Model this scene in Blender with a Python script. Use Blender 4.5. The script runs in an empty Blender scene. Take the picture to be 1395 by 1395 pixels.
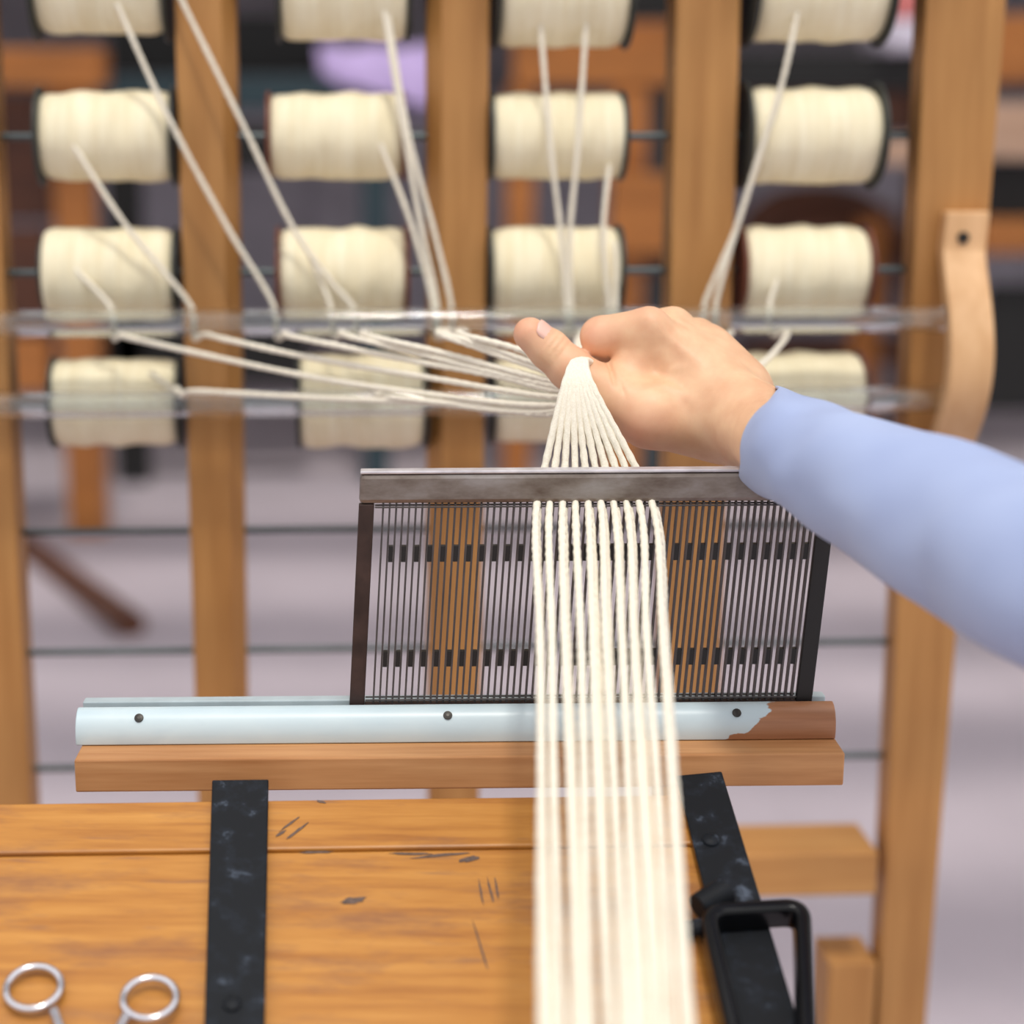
import bpy, bmesh, math, random
import numpy as np
from mathutils import Vector, Matrix

random.seed(7)
rng = np.random.default_rng(7)
SC = bpy.context.scene
COL = SC.collection
R = math.radians

# ------------------------------------------------------------------ camera
F = 2400.0; CX = 560.0; CY = 697.5; W = 1395.0
PITCH = R(13.0); CAMZ = 1.35
cam_d = bpy.data.cameras.new('camera')
cam_d.sensor_width = 36.0
cam_d.lens = F / W * 36.0
cam_d.shift_x = (W / 2 - CX) / W
cam_d.clip_start = 0.05; cam_d.clip_end = 100
cam_d.dof.use_dof = True
cam_d.dof.focus_distance = 1.135
cam_d.dof.aperture_fstop = 2.8
cam = bpy.data.objects.new('camera', cam_d); COL.objects.link(cam)
cam.location = (0, 0, CAMZ)
cam.rotation_euler = (math.pi / 2 - PITCH, 0, 0)
SC.camera = cam

# ------------------------------------------------------------------ sky, sun, exposure
SC.view_settings.view_transform = 'Standard'
SC.view_settings.look = 'None'
SC.view_settings.exposure = 0.2
SC.view_settings.gamma = 1.0
SC.view_settings.use_curve_mapping = False
wd = bpy.data.worlds.new('sky'); SC.world = wd; wd.use_nodes = True
wn = wd.node_tree.nodes; wl = wd.node_tree.links; bgn = wn['Background']
SKY = 1.32
# hazy overcast sky: three times as bright overhead as at the horizon
_tc = wn.new('ShaderNodeTexCoord'); _sp = wn.new('ShaderNodeSeparateXYZ'); wl.new(_tc.outputs['Generated'], _sp.inputs[0])
_mr = wn.new('ShaderNodeMapRange'); _mr.inputs[1].default_value = 0.0; _mr.inputs[2].default_value = 1.0
_mr.inputs[3].default_value = 0.36 * SKY; _mr.inputs[4].default_value = 1.08 * SKY
wl.new(_sp.outputs[2], _mr.inputs[0]); wl.new(_mr.outputs[0], bgn.inputs[1])
bgn.inputs[0].default_value = (1.0, 0.985, 0.99, 1)
sun_d = bpy.data.lights.new('sun', 'SUN'); sun_d.energy = 1.25; sun_d.angle = R(6); sun_d.color = (1, 0.95, 0.86)
sun = bpy.data.objects.new('sun', sun_d); COL.objects.link(sun)
SUN_DIR = Vector((-0.07, 0.42, -1.0)).normalized()      # the way the sunlight travels
sun.rotation_euler = SUN_DIR.to_track_quat('-Z', 'Y').to_euler()

# ------------------------------------------------------------------ pixel -> place helpers
CP, SP = math.cos(PITCH), math.sin(PITCH)
CAM = Vector((0, 0, CAMZ))
def ray(px, py):
    a = (px - CX) / F; b = (py - CY) / F
    return Vector((a, CP - b * SP, -SP - b * CP))
def at_y(px, py, Y):
    d = ray(px, py); return CAM + d * (Y / d.y)
def at_d(px, py, D):                      # D: depth along the view axis
    return CAM + ray(px, py) * D
def on_plane(px, py, p0, n):
    d = ray(px, py); return CAM + d * ((p0 - CAM).dot(n) / d.dot(n))
def at_z(px, py, z):
    d = ray(px, py); return CAM + d * ((z - CAMZ) / d.z)

# ------------------------------------------------------------------ materials
def srgb(r, g, b):
    def f(c):
        c /= 255.0
        return c / 12.92 if c <= 0.04045 else ((c + 0.055) / 1.055) ** 2.4
    return (f(r), f(g), f(b), 1.0)
class NT:
    def __init__(s, name):
        s.m = bpy.data.materials.new(name); s.m.use_nodes = True
        s.t = s.m.node_tree; s.b = s.t.nodes['Principled BSDF']
    def n(s, t, **k):
        x = s.t.nodes.new(t)
        for a, v in k.items(): setattr(x, a, v)
        return x
    def l(s, a, b): s.t.links.new(a, b)
def ramp(nt, fac, stops):
    r = nt.n('ShaderNodeValToRGB'); e = r.color_ramp.elements
    while len(e) < len(stops): e.new(0.5)
    for el, (p, c) in zip(e, stops): el.position = p; el.color = c
    nt.l(fac, r.inputs[0]); return r
def coords(nt, scale=(1, 1, 1), rand=True):
    tc = nt.n('ShaderNodeTexCoord'); mp = nt.n('ShaderNodeMapping')
    mp.inputs['Scale'].default_value = scale
    nt.l(tc.outputs['Object'], mp.inputs['Vector'])
    if rand:
        oi = nt.n('ShaderNodeObjectInfo'); mu = nt.n('ShaderNodeMath', operation='MULTIPLY'); mu.inputs[1].default_value = 37.0
        nt.l(oi.outputs['Random'], mu.inputs[0])
        cb = nt.n('ShaderNodeCombineXYZ'); nt.l(mu.outputs[0], cb.inputs[0]); nt.l(mu.outputs[0], cb.inputs[2])
        nt.l(cb.outputs[0], mp.inputs['Location'])
    return mp.outputs[0]
def noise(nt, vec, scale, detail=3, rough=0.5):
    x = nt.n('ShaderNodeTexNoise'); x.inputs['Scale'].default_value = scale
    x.inputs['Detail'].default_value = detail; x.inputs['Roughness'].default_value = rough
    nt.l(vec, x.inputs['Vector']); return x.outputs['Fac']
def bump(nt, h, strength, dist=0.001):
    b = nt.n('ShaderNodeBump'); b.inputs['Strength'].default_value = strength; b.inputs['Distance'].default_value = dist
    nt.l(h, b.inputs['Height']); nt.l(b.outputs[0], nt.b.inputs['Normal'])
def mixc(nt, fac, a, b):
    m = nt.n('ShaderNodeMix', data_type='RGBA')
    if isinstance(fac, float): m.inputs[0].default_value = fac
    else: nt.l(fac, m.inputs[0])
    for i, c in ((6, a), (7, b)):
        if isinstance(c, tuple): m.inputs[i].default_value = c
        else: nt.l(c, m.inputs[i])
    return m.outputs[2]

def wood(name, light, dark, axis='X', grain=60, rough=0.55, contrast=(0.3, 0.7)):
    nt = NT(name)
    s = {'X': (0.06, 1, 1), 'Y': (1, 0.06, 1), 'Z': (1, 1, 0.06)}[axis]
    v = coords(nt, s)
    f = noise(nt, v, grain, 4, 0.6)
    r = ramp(nt, f, [(contrast[0], dark), (contrast[1], light)])
    f2 = noise(nt, coords(nt), 6, 2)
    r2 = ramp(nt, f2, [(0.3, (0.86, 0.86, 0.86, 1)), (0.7, (1.08, 1.06, 1.04, 1))])
    mm = nt.n('ShaderNodeMix', data_type='RGBA', blend_type='MULTIPLY'); mm.inputs[0].default_value = 1
    nt.l(r.outputs[0], mm.inputs[6]); nt.l(r2.outputs[0], mm.inputs[7])
    nt.l(mm.outputs[2], nt.b.inputs['Base Color'])
    nt.b.inputs['Roughness'].default_value = rough
    bump(nt, f, 0.25, 0.0006)
    return nt.m
def plain(name, c, rough=0.6, metal=0.0, var=0.12, scale=40, bmp=0.1, spec=0.5):
    nt = NT(name)
    f = noise(nt, coords(nt), scale, 3)
    lo = tuple(x * (1 - var) for x in c[:3]) + (1,); hi = tuple(min(1, x * (1 + var)) for x in c[:3]) + (1,)
    r = ramp(nt, f, [(0.3, lo), (0.7, hi)])
    nt.l(r.outputs[0], nt.b.inputs['Base Color'])
    nt.b.inputs['Roughness'].default_value = rough; nt.b.inputs['Metallic'].default_value = metal
    nt.b.inputs['Specular IOR Level'].default_value = spec
    if bmp: bump(nt, f, bmp, 0.001)
    return nt.m

M = {}
M['creel_wood'] = wood('creel wood', srgb(188, 138, 80), srgb(166, 116, 62), 'Z', 70, 0.5)
M['creel_wood_x'] = wood('creel wood rail', srgb(196, 146, 86), srgb(176, 124, 68), 'X', 70, 0.5)
M['pale_wood'] = wood('pale bow wood', srgb(226, 184, 138), srgb(206, 160, 112), 'Z', 60, 0.5)
M['beam_wood'] = wood('beam wood', srgb(204, 152, 102), srgb(170, 114, 66), 'X', 90, 0.6)
M['bg_wood'] = wood('timber', srgb(200, 130, 64), srgb(160, 96, 42), 'X', 20, 0.5)
M['bg_brown'] = wood('dark brown timber', srgb(104, 60, 36), srgb(70, 38, 24), 'X', 20, 0.5)
M['bg_pale'] = wood('pale timber', srgb(206, 172, 148), srgb(184, 148, 122), 'X', 20, 0.6)
M['dark'] = plain('near black wood and gaps', srgb(22, 22, 22), 0.6)  # dark wood, also stands in for shaded gaps behind the spools
M['teal'] = plain('dark teal paint', srgb(44, 66, 74), 0.5)
M['lavender'] = plain('lavender cloth', srgb(212, 190, 244), 0.9, scale=12)
M['white_cloth'] = plain('white cloth', srgb(222, 216, 232), 0.9, scale=12)
M['pink'] = plain('pink cloth', srgb(236, 140, 136), 0.9, scale=12)
M['axle'] = plain('steel rod', srgb(88, 96, 98), 0.35, 0.8)
M['flange_dark'] = plain('dark spool flange', srgb(46, 50, 48), 0.5)
M['flange_brown'] = plain('brown spool flange', srgb(112, 62, 44), 0.5)
M['screw'] = plain('dark screw', srgb(60, 58, 56), 0.4, 0.8)
M['strap'] = None
M['block'] = plain('black eye block', srgb(24, 23, 24), 0.5)
M['chrome'] = plain('polished steel', srgb(210, 208, 214), 0.16, 1.0, var=0.03, bmp=0)
M['nail'] = plain('thumb nail skin', srgb(236, 190, 174), 0.3, var=0.03, bmp=0)

def yarn_mat(name, c1, c2, scale=900):
    nt = NT(name)
    f = noise(nt, coords(nt), scale, 3, 0.7)
    r = ramp(nt, f, [(0.25, c2), (0.7, c1)])
    nt.l(r.outputs[0], nt.b.inputs['Base Color']); nt.b.inputs['Roughness'].default_value = 0.95
    nt.b.inputs['Specular IOR Level'].default_value = 0.1
    nt.b.inputs['Sheen Weight'].default_value = 0.15
    bump(nt, f, 0.5, 0.0006); return nt.m
M['yarn'] = yarn_mat('cream yarn', srgb(247, 241, 226), srgb(229, 220, 200))
def wound_mat():
    nt = NT('cream yarn winding')
    v = coords(nt, (1, 0.05, 0.05))
    f = noise(nt, v, 260, 3, 0.6)
    f2 = noise(nt, coords(nt, (1, 0.3, 0.3)), 60, 2)
    r = ramp(nt, f, [(0.25, srgb(240, 227, 192)), (0.75, srgb(253, 246, 220))])
    r2 = ramp(nt, f2, [(0.3, (0.93, 0.92, 0.89, 1)), (0.7, (1, 1, 1, 1))])
    mm = nt.n('ShaderNodeMix', data_type='RGBA', blend_type='MULTIPLY'); mm.inputs[0].default_value = 1
    nt.l(r.outputs[0], mm.inputs[6]); nt.l(r2.outputs[0], mm.inputs[7])
    nt.l(mm.outputs[2], nt.b.inputs['Base Color']); nt.b.inputs['Roughness'].default_value = 0.95
    nt.b.inputs['Specular IOR Level'].default_value = 0.1
    bump(nt, f, 0.5, 0.0012); return nt.m
M['wound'] = wound_mat()
def glass():
    nt = NT('clear glass tube')
    nt.b.inputs['Base Color'].default_value = (0.93, 0.965, 0.975, 1)
    nt.b.inputs['Transmission Weight'].default_value = 1.0; nt.b.inputs['Roughness'].default_value = 0.03
    nt.b.inputs['IOR'].default_value = 1.5
    return nt.m
M['glass'] = glass()
def strap_mat():
    nt = NT('black scuffed steel strap')
    f = noise(nt, coords(nt, (1, 1, 1)), 60, 5, 0.65)
    r = ramp(nt, f, [(0.5, srgb(21, 24, 29)), (0.6, srgb(28, 33, 41)), (0.74, srgb(92, 102, 118))])
    nt.l(r.outputs[0], nt.b.inputs['Base Color']); nt.b.inputs['Roughness'].default_value = 0.55
    nt.b.inputs['Specular IOR Level'].default_value = 0.2
    bump(nt, f, 0.15, 0.0005); return nt.m
M['strap'] = strap_mat()
M['black_gloss'] = plain('black enamel steel', srgb(13, 14, 17), 0.2, var=0.2, bmp=0, spec=0.3)
def steel_bar():
    nt = NT('worn steel bar')
    f = noise(nt, coords(nt, (0.4, 1, 1)), 45, 5, 0.65)
    r = ramp(nt, f, [(0.3, srgb(92, 76, 66)), (0.5, srgb(132, 122, 115)), (0.7, srgb(158, 152, 150))])
    nt.l(r.outputs[0], nt.b.inputs['Base Color']); nt.b.inputs['Metallic'].default_value = 0.6
    nt.b.inputs['Roughness'].default_value = 0.4; bump(nt, f, 0.2, 0.0005); return nt.m
M['steel_bar'] = steel_bar()
M['rust'] = plain('rusty dark steel', srgb(62, 46, 42), 0.6, 0.3, var=0.35, scale=70)
M['blade'] = plain('heddle blade steel', srgb(84, 80, 80), 0.45, 0.5, var=0.2, scale=60, bmp=0)
def rail_mat():
    nt = NT('worn pale blue paint on wood')
    tc = nt.n('ShaderNodeTexCoord'); sp = nt.n('ShaderNodeSeparateXYZ'); nt.l(tc.outputs['Object'], sp.inputs[0])
    f = noise(nt, coords(nt, (0.5, 1, 1), False), 55, 4, 0.6)
    ma = nt.n('ShaderNodeMath', operation='MULTIPLY_ADD'); ma.inputs[1].default_value = 0.045; nt.l(f, ma.inputs[0]); nt.l(sp.outputs[0], ma.inputs[2])
    sl = nt.n('ShaderNodeMath', operation='MULTIPLY_ADD'); sl.inputs[1].default_value = -1.5; nt.l(sp.outputs[2], sl.inputs[0]); nt.l(ma.outputs[0], sl.inputs[2])
    th = nt.n('ShaderNodeMapRange'); th.inputs[1].default_value = RAIL_T; th.inputs[2].default_value = RAIL_T + 0.0015; nt.l(sl.outputs[0], th.inputs[0])
    g = noise(nt, coords(nt, (0.06, 1, 1), False), 120, 4)
    wd_ = ramp(nt, g, [(0.3, srgb(140, 92, 62)), (0.7, srgb(184, 132, 96))])
    p = noise(nt, coords(nt, (0.5, 1, 1), False), 25, 4)
    pt = ramp(nt, p, [(0.3, srgb(184, 204, 214)), (0.6, srgb(198, 214, 220)), (0.85, srgb(170, 188, 200))])
    nt.l(mixc(nt, th.outputs[0], pt.outputs[0], wd_.outputs[0]), nt.b.inputs['Base Color'])
    nt.b.inputs['Roughness'].default_value = 0.35; return nt.m
def table_mat():
    nt = NT('orange varnished desk wood')
    v = coords(nt, (0.06, 1, 1))
    f = noise(nt, v, 130, 5, 0.65)
    r = ramp(nt, f, [(0.25, srgb(156, 96, 36)), (0.5, srgb(184, 124, 52)), (0.75, srgb(200, 142, 68))])
    s = noise(nt, coords(nt, (0.25, 1, 1)), 26, 5, 0.7)
    sm = ramp(nt, s, [(0.52, (0, 0, 0, 1)), (0.68, (0.75, 0.75, 0.75, 1))])
    s2 = noise(nt, coords(nt, (0.12, 1, 1)), 120, 3, 0.6)
    sm2 = ramp(nt, s2, [(0.62, (0, 0, 0, 1)), (0.72, (0.5, 0.5, 0.5, 1))])
    c = mixc(nt, sm.outputs[0], r.outputs[0], srgb(136, 88, 58))
    c = mixc(nt, sm2.outputs[0], c, srgb(130, 90, 70))
    nt.l(c, nt.b.inputs['Base Color']); nt.b.inputs['Roughness'].default_value = 0.42
    bump(nt, f, 0.2, 0.0005); return nt.m
M['table'] = table_mat()
M['ink'] = plain('dark scorch', srgb(96, 78, 70), 0.7, var=0.3, scale=300)
def skin_mat():
    nt = NT('skin')
    f = noise(nt, coords(nt), 55, 3); f2 = noise(nt, coords(nt), 900, 2)
    r = ramp(nt, f, [(0.3, srgb(220, 170, 134)), (0.7, srgb(235, 194, 156))])
    tc = nt.n('ShaderNodeTexCoord'); cur = r.outputs[0]
    HZ_ = 1.175
    for (px, py, dz), rad in (((712, 448, 0), 0.024), ((806, 455, 0), 0.024), ((884, 428, 0), 0.018), ((775, 505, 0), 0.016), ((870, 590, -0.02), 0.03)):
        vm = nt.n('ShaderNodeVectorMath', operation='DISTANCE'); nt.l(tc.outputs['Object'], vm.inputs[0]); vm.inputs[1].default_value = at_d(px, py, HZ_ + dz)
        mr = nt.n('ShaderNodeMapRange'); mr.inputs[1].default_value = rad; mr.inputs[2].default_value = 0.0; mr.inputs[3].default_value = 0.0; mr.inputs[4].default_value = 0.5
        nt.l(vm.outputs['Value'], mr.inputs[0]); cur = mixc(nt, mr.outputs[0], cur, srgb(222, 146, 124))
    nt.l(cur, nt.b.inputs['Base Color']); nt.b.inputs['Roughness'].default_value = 0.5
    nt.b.inputs['Subsurface Weight'].default_value = 0.12
    nt.b.inputs['Subsurface Radius'].default_value = (0.006, 0.002, 0.001)
    nt.b.inputs['Subsurface Scale'].default_value = 1.0
    bump(nt, f2, 0.12, 0.0004); return nt.m
M['skin'] = skin_mat()
def shirt_mat():
    nt = NT('pale blue cotton')
    f = noise(nt, coords(nt), 1600, 2); f2 = noise(nt, coords(nt), 14, 2)
    r = ramp(nt, f2, [(0.3, srgb(158, 172, 210)), (0.7, srgb(170, 184, 219))])
    nt.l(r.outputs[0], nt.b.inputs['Base Color']); nt.b.inputs['Roughness'].default_value = 0.9
    nt.b.inputs['Specular IOR Level'].default_value = 0.15
    nt.b.inputs['Sheen Weight'].default_value = 0.1
    bump(nt, f, 0.25, 0.0004); return nt.m
M['shirt'] = shirt_mat()
def floor_mat():
    nt = NT('grey mauve paving')
    f = noise(nt, coords(nt), 2.5, 4); g = noise(nt, coords(nt), 60, 3)
    r = ramp(nt, f, [(0.3, srgb(174, 164, 173)), (0.7, srgb(188, 177, 186))])
    nt.l(r.outputs[0], nt.b.inputs['Base Color']); nt.b.inputs['Roughness'].default_value = 0.85
    bump(nt, g, 0.2, 0.002); return nt.m
M['floor'] = floor_mat()
M['wall'] = plain('grey plaster', srgb(150, 144, 152), 0.9, scale=3)
M['shade_cover'] = plain('dark soffit', srgb(110, 96, 84), 0.8, scale=5)  # for the roof slab and beams added to cast shade

# ------------------------------------------------------------------ object helpers
def wloc(o):
    v = Vector((0, 0, 0))
    while o is not None:
        v += o.location; o = o.parent
    return v
def tag(o, label=None, cat=None, group=None, kind=None):
    if label: o['label'] = label
    if cat: o['category'] = cat
    if group: o['group'] = group
    if kind: o['kind'] = kind
    return o
def empty(name, loc, label, cat, group=None):
    o = bpy.data.objects.new(name, None); o.empty_display_size = 0.05
    o.location = loc; COL.objects.link(o)
    return tag(o, label, cat, group)
def obj(name, bm, mat, parent=None, smooth=False, recalc=True):
    if recalc: bmesh.ops.recalc_face_normals(bm, faces=bm.faces[:])
    me = bpy.data.meshes.new(name)
    if parent is not None:
        bmesh.ops.translate(bm, vec=-wloc(parent), verts=bm.verts[:])
    if smooth:
        for f in bm.faces: f.smooth = True
        for e in bm.edges:
            if len(e.link_faces) == 2 and e.calc_face_angle(0) > 0.8: e.smooth = False
    bm.to_mesh(me); bm.free()
    me.materials.append(mat)
    o = bpy.data.objects.new(name, me); COL.objects.link(o)
    if parent is not None: o.parent = parent
    return o
def new(): return bmesh.new()
def add_hexa(bm, c):          # 8 corners: 0-3 ring one, 4-7 the matching ring
    v = [bm.verts.new(p) for p in c]
    for f in ((0, 1, 2, 3), (7, 6, 5, 4), (0, 4, 5, 1), (1, 5, 6, 2), (2, 6, 7, 3), (3, 7, 4, 0)):
        bm.faces.new([v[i] for i in f])
def bevel(bm, w, seg=2):
    bmesh.ops.recalc_face_normals(bm, faces=bm.faces[:])
    bmesh.ops.bevel(bm, geom=bm.edges[:], offset=w, segments=seg, affect='EDGES', profile=0.5, clamp_overlap=True)
def box(x0, x1, y0, y1, z0, z1, bv=0.0, seg=2):
    bm = new()
    add_hexa(bm, [(x0, y0, z0), (x1, y0, z0), (x1, y1, z0), (x0, y1, z0), (x0, y0, z1), (x1, y0, z1), (x1, y1, z1), (x0, y1, z1)])
    if bv: bevel(bm, bv, seg)
    return bm
def frame_axes(d):
    d = d.normalized(); up = Vector((0, 0, 1)) if abs(d.z) < 0.95 else Vector((0, 1, 0))
    s = d.cross(up).normalized(); return s, s.cross(d).normalized()
def add_tube(bm, pts, rad, n=12, cap=True, closed=False, twist=0.0, lobe=0.0):
    pts = [Vector(p) for p in pts]; m = len(pts)
    rads = rad if isinstance(rad, (list, tuple)) else [rad] * m
    t0 = (pts[1] - pts[0]).normalized(); s, u = frame_axes(t0)
    rings = []; prev = t0; dist = 0.0
    for i, p in enumerate(pts):
        if closed: t = (pts[(i + 1) % m] - pts[i - 1]).normalized()
        else: t = (pts[min(i + 1, m - 1)] - pts[max(i - 1, 0)]).normalized()
        q = prev.rotation_difference(t); s = q @ s; u = q @ u; prev = t
        if i: dist += (p - pts[i - 1]).length
        ring = []
        for k in range(n):
            a = 2 * math.pi * k / n
            rr = rads[i] * (1 + lobe * math.cos(2 * a - twist * dist))
            ring.append(bm.verts.new(p + (s * math.cos(a) + u * math.sin(a)) * rr))
        rings.append(ring)
    for i in range(m if closed else m - 1):
        A, B = rings[i], rings[(i + 1) % m]
        for k in range(n):
            bm.faces.new((A[k], A[(k + 1) % n], B[(k + 1) % n], B[k]))
    if cap and not closed:
        bm.faces.new(rings[0][::-1]); bm.faces.new(rings[-1])
def add_lathe(bm, prof, c, ax, n=32, closed=True):
    ax = ax.normalized(); s, u = frame_axes(ax)
    rings = [[bm.verts.new(c + ax * a + (s * math.cos(2 * math.pi * k / n) + u * math.sin(2 * math.pi * k / n)) * r) for k in range(n)] for a, r in prof]
    m = len(prof)
    for i in range(m if closed else m - 1):
        A, B = rings[i], rings[(i + 1) % m]
        for k in range(n): bm.faces.new((A[k], A[(k + 1) % n], B[(k + 1) % n], B[k]))
    if not closed:
        bm.faces.new(rings[0][::-1]); bm.faces.new(rings[-1])
def spline(pts, step=0.004):
    pts = [Vector(p) for p in pts]
    P_ = [pts[0] * 2 - pts[1]] + pts + [pts[-1] * 2 - pts[-2]]
    out = []
    for i in range(1, len(P_) - 2):
        p0, p1, p2, p3 = P_[i - 1:i + 3]
        # centripetal Catmull-Rom
        t1 = max((p1 - p0).length, 1e-5) ** 0.5; t2 = t1 + max((p2 - p1).length, 1e-5) ** 0.5; t3 = t2 + max((p3 - p2).length, 1e-5) ** 0.5
        n = max(1, int((p2 - p1).length / step))
        for k in range(n):
            t = t1 + (t2 - t1) * k / n
            a1 = p0 * ((t1 - t) / t1) + p1 * (t / t1)
            a2 = p1 * ((t2 - t) / (t2 - t1)) + p2 * ((t - t1) / (t2 - t1))
            a3 = p2 * ((t3 - t) / (t3 - t2)) + p3 * ((t - t2) / (t3 - t2))
            b1 = a1 * ((t2 - t) / t2) + a2 * (t / t2)
            b2 = a2 * ((t3 - t) / (t3 - t1)) + a3 * ((t - t1) / (t3 - t1))
            out.append(b1 * ((t2 - t) / (t2 - t1)) + b2 * ((t - t1) / (t2 - t1)))
    out.append(pts[-1]); return out

# ------------------------------------------------------------------ setting
fl = obj('floor', box(-7, 8, -1.5, 11.6, -0.12, 0.0), M['floor']); tag(fl, kind='structure')
wb = obj('wall_back', box(-7, 8, 11.4, 11.6, 0, 3.4), M['wall']); tag(wb, kind='structure')
ce = obj('shade_roof', box(-7, 8, 5.7, 11.6, 3.1, 3.25), M['shade_cover']); tag(ce, kind='structure')  # unseen slab, added to put the far floor in shade

shade_beam_z = 2.7
for k, yf in enumerate((2.67, 3.6, 4.4, 5.4)):
    yb = yf - 0.42 * shade_beam_z
    o = obj('beam_%d' % (k + 1), box(-7, 8, yb - 0.19, yb + 0.19, shade_beam_z, shade_beam_z + 0.12, 0.004), M['shade_cover']); tag(o, kind='structure')  # unseen beams, added to throw bands of shade across the floor

# ------------------------------------------------------------------ creel (the spool rack)
YC = 1.575; CT = math.tan(R(2.5)); CN = Vector((-CT, 1, 0)).normalized()
CUX = Vector((1, CT, 0)).normalized()                    # along the creel
def pc(px, py, off=0.0):                                 # on the creel's front plane, moved off metres backwards
    return on_plane(px, py, Vector((0, YC, 0)) + CN * off, CN)
def creel_x(px, py, off=0.0): return pc(px, py, off)
creel = empty('spool_creel', pc(640, 1395) * 1.0, 'tall tan wooden creel frame holding the rows of cream yarn spools', 'creel')
creel.location = (0.05, YC, 0)
PD = 0.05                                                # depth of the posts
def post(l0, r0, y0, l1, r1, y1, z0, z1, chamfer=None, d=PD):
    A, B = pc(l0, y0), pc(r0, y0); C_, D_ = pc(l1, y1), pc(r1, y1)
    def ext(P, Q, z): return P + (Q - P) * ((z - P.z) / (Q.z - P.z))
    bl, br, tl, tr = ext(A, C_, z0), ext(B, D_, z0), ext(A, C_, z1), ext(B, D_, z1)
    bm = new(); k = CN * d
    add_hexa(bm, [bl, br, br + k, bl + k, tl, tr, tr + k, tl + k])
    bevel(bm, 0.0025, 2)
    if chamfer:
        side = (tr - tl).normalized() * (1 if chamfer == 'R' else -1)
        e = tr if chamfer == 'R' else tl; e2 = br if chamfer == 'R' else bl
        n = (side * 1.0 - CN * 0.85).normalized()
        w = 0.012
        co = (e + e2) / 2 - side * w
        axis = (e - e2).normalized(); n = (n - axis * n.dot(axis)).normalized()
        g = bm.verts[:] + bm.edges[:] + bm.faces[:]
        res = bmesh.ops.bisect_plane(bm, geom=g, plane_co=co, plane_no=n, clear_outer=True)
        ed = [x for x in res['geom_cut'] if isinstance(x, bmesh.types.BMEdge)]
        bmesh.ops.contextual_create(bm, geom=ed)
    return obj('post', bm, M['creel_wood'], creel)
ZR = pc(1100, 1156, 0).z                                 # top of the lower crossbar
ZTOP = 1.47
post(-95, -14, 0, -55, 42, 1090, 0.0, ZTOP)
post(237, 320, 0, 265, 335, 945, ZR, ZTOP, 'R')
post(583, 668, 0, 585, 655, 945, ZR, ZTOP, 'L')
post(921, 1010, 0, 903, 981, 945, ZR, ZTOP)
post(1262, 1372, 0, 1196, 1262, 1395, 0.0, ZTOP, d=0.036)
xa = pc(-60, 700).x - 0.02; xb = pc(1300, 700).x + 0.05
def creel_bar(name, px0, px1, py, z0, z1, y0, y1, mat, bv=0.003):
    a, b = pc(px0, py), pc(px1, py)
    bm = new()
    q = lambda p, o, z: Vector((p.x, p.y, z)) + CN * o
    add_hexa(bm, [q(a, y0, z0), q(b, y0, z0), q(b, y1, z0), q(a, y1, z0), q(a, y0, z1), q(b, y0, z1), q(b, y1, z1), q(a, y1, z1)])
    bevel(bm, bv); return obj(name, bm, mat, creel)
creel_bar('lower_crossbar', -8, 1192, 1170, ZR - 0.045, ZR, -0.012, 0.062, M['creel_wood_x'])
creel_bar('top_rail', -95, 1372, 60, ZTOP, ZTOP + 0.05, -0.005, 0.075, M['creel_wood_x'])
zs = pc(1150, 1312).z
creel_bar('foot_post', 1128, 1194, 1350, 0.04, zs, 0.0, 0.06, M['creel_wood'])
for a, b in ((-70, 30), (1120, 1265)):
    creel_bar('sled_foot', a, b, 1200, 0.0, 0.05 if a < 0 else 0.04, -0.25, 0.35, M['creel_wood_x'])
# steel axle rods running through the posts
ROWS = [(-22, -22), (186, 184), (372, 366), (549, 538), (722, 716), (887, 876), (1047, 1029)]
AX = []
for i, (yl, yr) in enumerate(ROWS):
    p = pc(0, yl, PD / 2); q = pc(1225, yr, PD / 2)
    q = Vector((q.x, q.y, p.z)) if i < 4 else Vector((q.x, q.y, (p.z + q.z) / 2))
    p = Vector((p.x, p.y, q.z))
    d = CUX
    bm = new(); add_tube(bm, [p - d * 0.01, q + d * 0.008], 0.0034, 12)
    obj('axle_rod', bm, M['axle'], creel, smooth=True)
    AX.append(p)
# bowed wooden bracket on the end post that holds the glass tubes
pts = [(322, 0.009), (352, 0.012), (400, 0.040), (450, 0.056), (500, 0.061), (550, 0.054), (595, 0.030), (640, 0.010), (668, 0.009)]
zt = pc(1307, 287).z; zb = pc(1290, 690).z
cen_t, cen_b = pc(1306, 330), pc(1268, 640)
bm = new(); N = 40; rings = []
prof_in = [(0, 0), (0.12, 0.0)] + [(0.12 + 0.80 * q / 24, 0.056 * math.sin(math.pi * q / 24) ** 1.15) for q in range(1, 24)] + [(0.92, 0.0), (1, 0)]
for i in range(N + 1):
    t = i / N; z = zt + (zb - zt) * t
    o = np.interp(t, [a for a, _ in prof_in], [b for _, b in prof_in])
    c = cen_t + (cen_b - cen_t) * ((z - cen_t.z) / (cen_b.z - cen_t.z))
    c = Vector((c.x, c.y, z)); w = 0.0195; th = 0.017
    q = [c - CUX * w - CN * o, c + CUX * w - CN * o, c + CUX * w - CN * (o + th), c - CUX * w - CN * (o + th)]
    rings.append([bm.verts.new(x) for x in q])
for A, B in zip(rings, rings[1:]):
    for k in range(4): bm.faces.new((A[k], A[(k + 1) % 4], B[(k + 1) % 4], B[k]))
bm.faces.new(rings[0][::-1]); bm.faces.new(rings[-1])
br = obj('bow_bracket', bm, M['pale_wood'], creel)
md = br.modifiers.new('b', 'BEVEL'); md.width = 0.002; md.segments = 2; md.limit_method = 'ANGLE'
c = pc(1303, 322); bm = new(); add_lathe(bm, [(0, 0.0055), (0.0025, 0.005), (0.003, 0.001)], c - CN * 0.0168, -CN, 16, False)
obj('screw', bm, M['screw'], br)

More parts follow.
